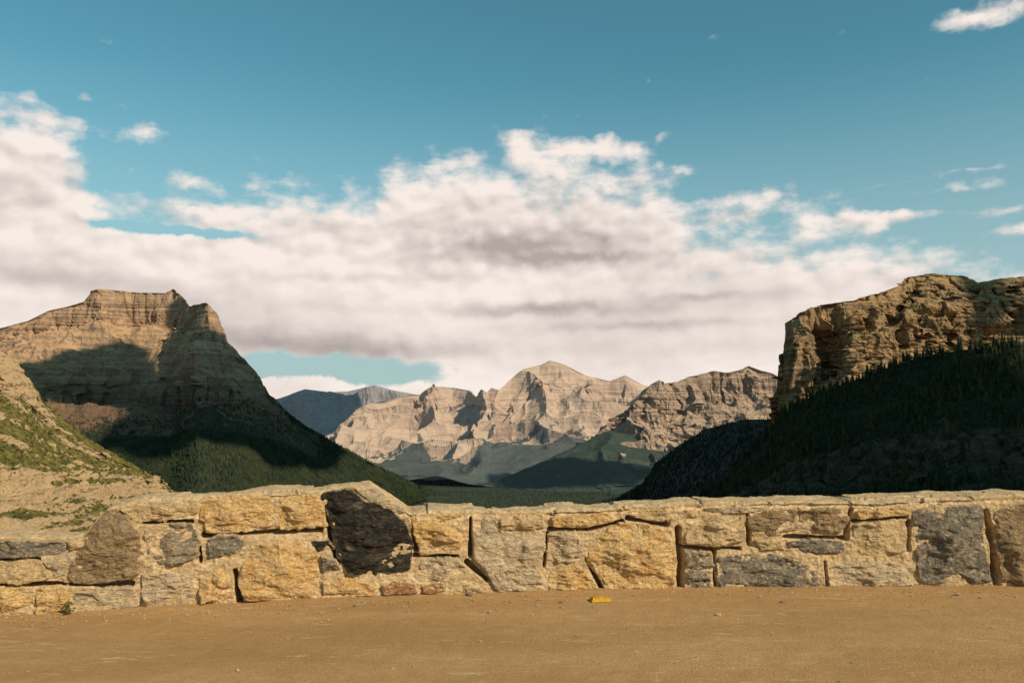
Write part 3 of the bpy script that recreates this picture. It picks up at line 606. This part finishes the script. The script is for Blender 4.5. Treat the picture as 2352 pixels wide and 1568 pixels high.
for i in range(60):
    a=random.random()*6.28;h=random.uniform(.02,.1);q=np.array([random.gauss(0,.022),random.gauss(0,.015),h]);l=random.uniform(.014,.03);d=np.array([math.cos(a),math.sin(a),random.uniform(-.3,.6)])*l;s_=np.array([-math.sin(a),math.cos(a),.2])*l*.35
    k=len(V);V+=[q,q+d*.5+s_,q+d,q+d*.5-s_];Fc.append((k,k+1,k+2,k+3))
mk('leaves',V,Fc,mW,wd)
V=[];Fc=[]
for i in range(7):
    a=random.random()*6.28;k=len(V);t_=np.array([math.cos(a)*.02,math.sin(a)*.015,.09]);V+=[np.array([-.0015,0,0]),np.array([.0015,0,0]),t_+np.array([.001,0,0]),t_-np.array([.001,0,0])];Fc.append((k,k+1,k+2,k+3))
mk('stems',V,Fc,mW,wd)

# ================= world
w=bpy.data.worlds.new('World');bpy.context.scene.world=w;w.use_nodes=True;t=w.node_tree;n=N(t);bg=t.nodes['Background']
try:w.cycles.sampling_method='NONE'
except Exception as ex:print(ex)
sky=n.new('ShaderNodeTexSky',sky_type='NISHITA',sun_disc=False);sky.sun_elevation=math.asin(SUN[2]);sky.sun_rotation=math.atan2(SUN[0],SUN[1]);sky.altitude=1900;sky.air_density=1.;sky.dust_density=.6;sky.ozone_density=1.5
tc=n.new('ShaderNodeTexCoord');d=n.xyz(n.v('NORMALIZE',tc.outputs['Generated']))
az=n.m('ARCTAN2',d[0],d[1]);el=n.m('ARCSINE',d[2])
cb=n.new('ShaderNodeCombineXYZ');n.put(cb.inputs[0],az);n.put(cb.inputs[1],el);P0=cb.outputs[0]
def ae(u,v):
    q=px(u,v,1000.)-np.array([0,0,CAMZ]);q/=np.linalg.norm(q);return math.atan2(q[0],q[1]),math.asin(q[2])
warp=n.v('MULTIPLY_ADD',n.noise(P0,20.,4,.6,col=True,dim='2D'),(.032,.022,0),n.v('SUBTRACT',P0,(.016,.011,0)))
ENV=[(-200,200),(0,232),(60,235),(110,260),(150,315),(185,345),(200,395),(235,445),(330,430),(430,440),(560,455),(630,445),(690,432),(740,455),(800,432),(860,415),(915,375),(1000,362),(1130,370),(1250,385),(1400,400),(1500,420),(1550,465),(1600,515),(1700,535),(1850,530),(2000,530),(2080,560),(2150,598),(2250,618),(2352,625),(2600,620)]
def blob(D,P,u,v,ru,rv,amp):
    a,e=ae(u,v);q=n.v('MULTIPLY_ADD',P,(F/ru,F/rv,0),(-a*F/ru,-e*F/rv,0));dd=n.v('DOT_PRODUCT',q,q,out=1)
    return n.m('MULTIPLY_ADD',n.m('POWER',.36788,dd),amp,D)
o=n.xyz(warp);A=o[0];E=o[1]
fc=n.new('ShaderNodeFloatCurve');c=fc.mapping.curves[0]
pts=[ae(u,v) for u,v in ENV];a0=pts[0][0];a1=pts[-1][0]
full=[(0,pts[0][1]/.5)]+[((a-a0)/(a1-a0),e/.5) for a,e in pts[1:-1]]+[(1,pts[-1][1]/.5)]
c.points[0].location=full[0];c.points[1].location=full[-1]
for q in full[1:-1]:c.points.new(*q)
fc.mapping.update()
n.put(fc.inputs['Value'],n.mr(A,a0,a1,0,1,sm=False))
dep=n.m('SUBTRACT',n.m('MULTIPLY',fc.outputs[0],.5),E)
D=n.mr(dep,-.045,.09,-1.6,4.2,sm=False)
for b_ in [(1200,325,55,38,2.2),(1310,340,100,38,2.3),(1420,350,80,42,2.3),(1385,300,34,26,1.6),(1520,312,26,22,2.2),(1565,395,56,22,2.3),(220,300,100,30,2.0),(340,295,26,18,1.9),(190,228,26,11,1.8),(268,238,40,14,1.7),(1740,447,120,28,2.0),(1885,475,90,50,1.1),(1700,500,130,18,1.4),
      (2205,45,90,22,2.3),(2300,30,75,36,2.5),(2270,488,200,14,2.1),(2330,525,90,13,1.9),(2100,445,150,11,1.8),(1985,430,80,11,1.7),(2020,500,140,11,1.8),(2180,400,120,9,1.5),(430,418,60,14,1.6),(370,522,130,9,-4.6),(500,542,60,7,-4.),(790,855,220,34,-9.),(610,840,60,30,-6.),(745,878,75,24,6.5),(630,885,40,26,5.)]:
    D=blob(D,warp,*b_)
PN=n.v('MULTIPLY',P0,(1,1.5,1))
wb=n.v('MULTIPLY_ADD',n.noise(P0,34.,2,.6,col=True,dim='2D'),(.02,.02,0),PN)
def puff(off,det,ro):
    f=n.noise(n.v('ADD',PN,off),13.,det,ro,.0,dim='2D');v=n.vor(n.v('ADD',wb,off),24.,'F1',1.,dim='2D')
    return n.m('MULTIPLY_ADD',n.m('SUBTRACT',f,.5),5.0,n.m('MULTIPLY',n.m('SUBTRACT',.40,v),1.2))
f1=puff((0,0,0),8,.6);fs=puff((0,0,0),2,.45);f2=puff((.007,.016,0),2,.45)
wis=n.noise(n.v('MULTIPLY',warp,(8,42,1)),1.,5,.62,.0,dim='2D')
dens=n.m('ADD',D,n.m('MULTIPLY_ADD',n.m('SUBTRACT',wis,.5),3.2,f1))
alpha=n.mr(dens,-.6,2.0)
base=n.noise(n.v('MULTIPLY',warp,(2.6,19,1)),1.,4,.45,.0,dim='2D')
gsum=0.
for (u,v,ru,rv,am) in [(1180,545,270,40,.8),(1180,600,290,18,.45),(1250,712,260,16,.8),(620,775,300,34,.6),(900,808,240,22,.65),(1450,745,200,13,.55),(420,690,180,20,.35),(150,640,180,18,.28),(1380,590,120,14,.4),(870,640,160,13,.35),(1600,680,120,11,.45),(1000,470,120,14,.15),(700,520,120,14,.2)]:
    gsum=blob(gsum,warp,u,v,ru,rv,am)
fd=n.mr(el,.09,.22,.25,1.)
lit=n.m('MULTIPLY_ADD',n.m('MULTIPLY',n.m('SUBTRACT',fs,f2),.28),fd,n.m('MULTIPLY_ADD',n.m('SUBTRACT',base,.5),.8,.85))
lit=n.m('ADD',lit,n.m('MULTIPLY',n.m('SUBTRACT',f1,fs),.06))
lit=n.m('ADD',lit,n.mr(dep,.0,.05,.16,0))
lit=n.m('SUBTRACT',lit,n.m('MULTIPLY',gsum,n.mr(fs,-1.6,1.6,1.05,.65)))
lit=n.m('MINIMUM',n.m('MAXIMUM',lit,0.),1.)
ccol=n.mix(lit,(.45,.39,.365),(.94,.84,.775))
sk=n.v('MULTIPLY',sky.outputs[0],(.079,.148,.113))
hz=n.mix(n.mr(el,.03,.42,.92,0),sk,(.38,.50,.52))
fin=n.mix(n.m('MULTIPLY',n.m('MULTIPLY',alpha,n.mr(el,-.02,.0)),n.mr(n.m('ABSOLUTE',az),1.,1.6,1,.25)),hz,ccol)
fin=n.mix(n.mr(el,-.06,-.01,1,0),fin,(.10,.09,.07))
n.l.new(fin,bg.inputs[0]);bg.inputs[1].default_value=1.
s=bpy.data.lights.new('sun','SUN');s.energy=5.;s.angle=math.radians(.5);s.color=(1,.84,.64);so=bpy.data.objects.new('sun',s);C.objects.link(so)
from mathutils import Vector
so.rotation_euler=Vector(SUN).to_track_quat('Z','Y').to_euler()
cam=bpy.data.cameras.new('camera');cam.lens=28;cam.sensor_width=36;cam.clip_end=90000;cam.clip_start=.1
co=bpy.data.objects.new('camera',cam);C.objects.link(co);co.location=(0,0,CAMZ);co.rotation_euler=(math.pi/2+pit,0,0);bpy.context.scene.camera=co
vs=bpy.context.scene.view_settings;vs.view_transform='Standard';vs.look='None';vs.exposure=0
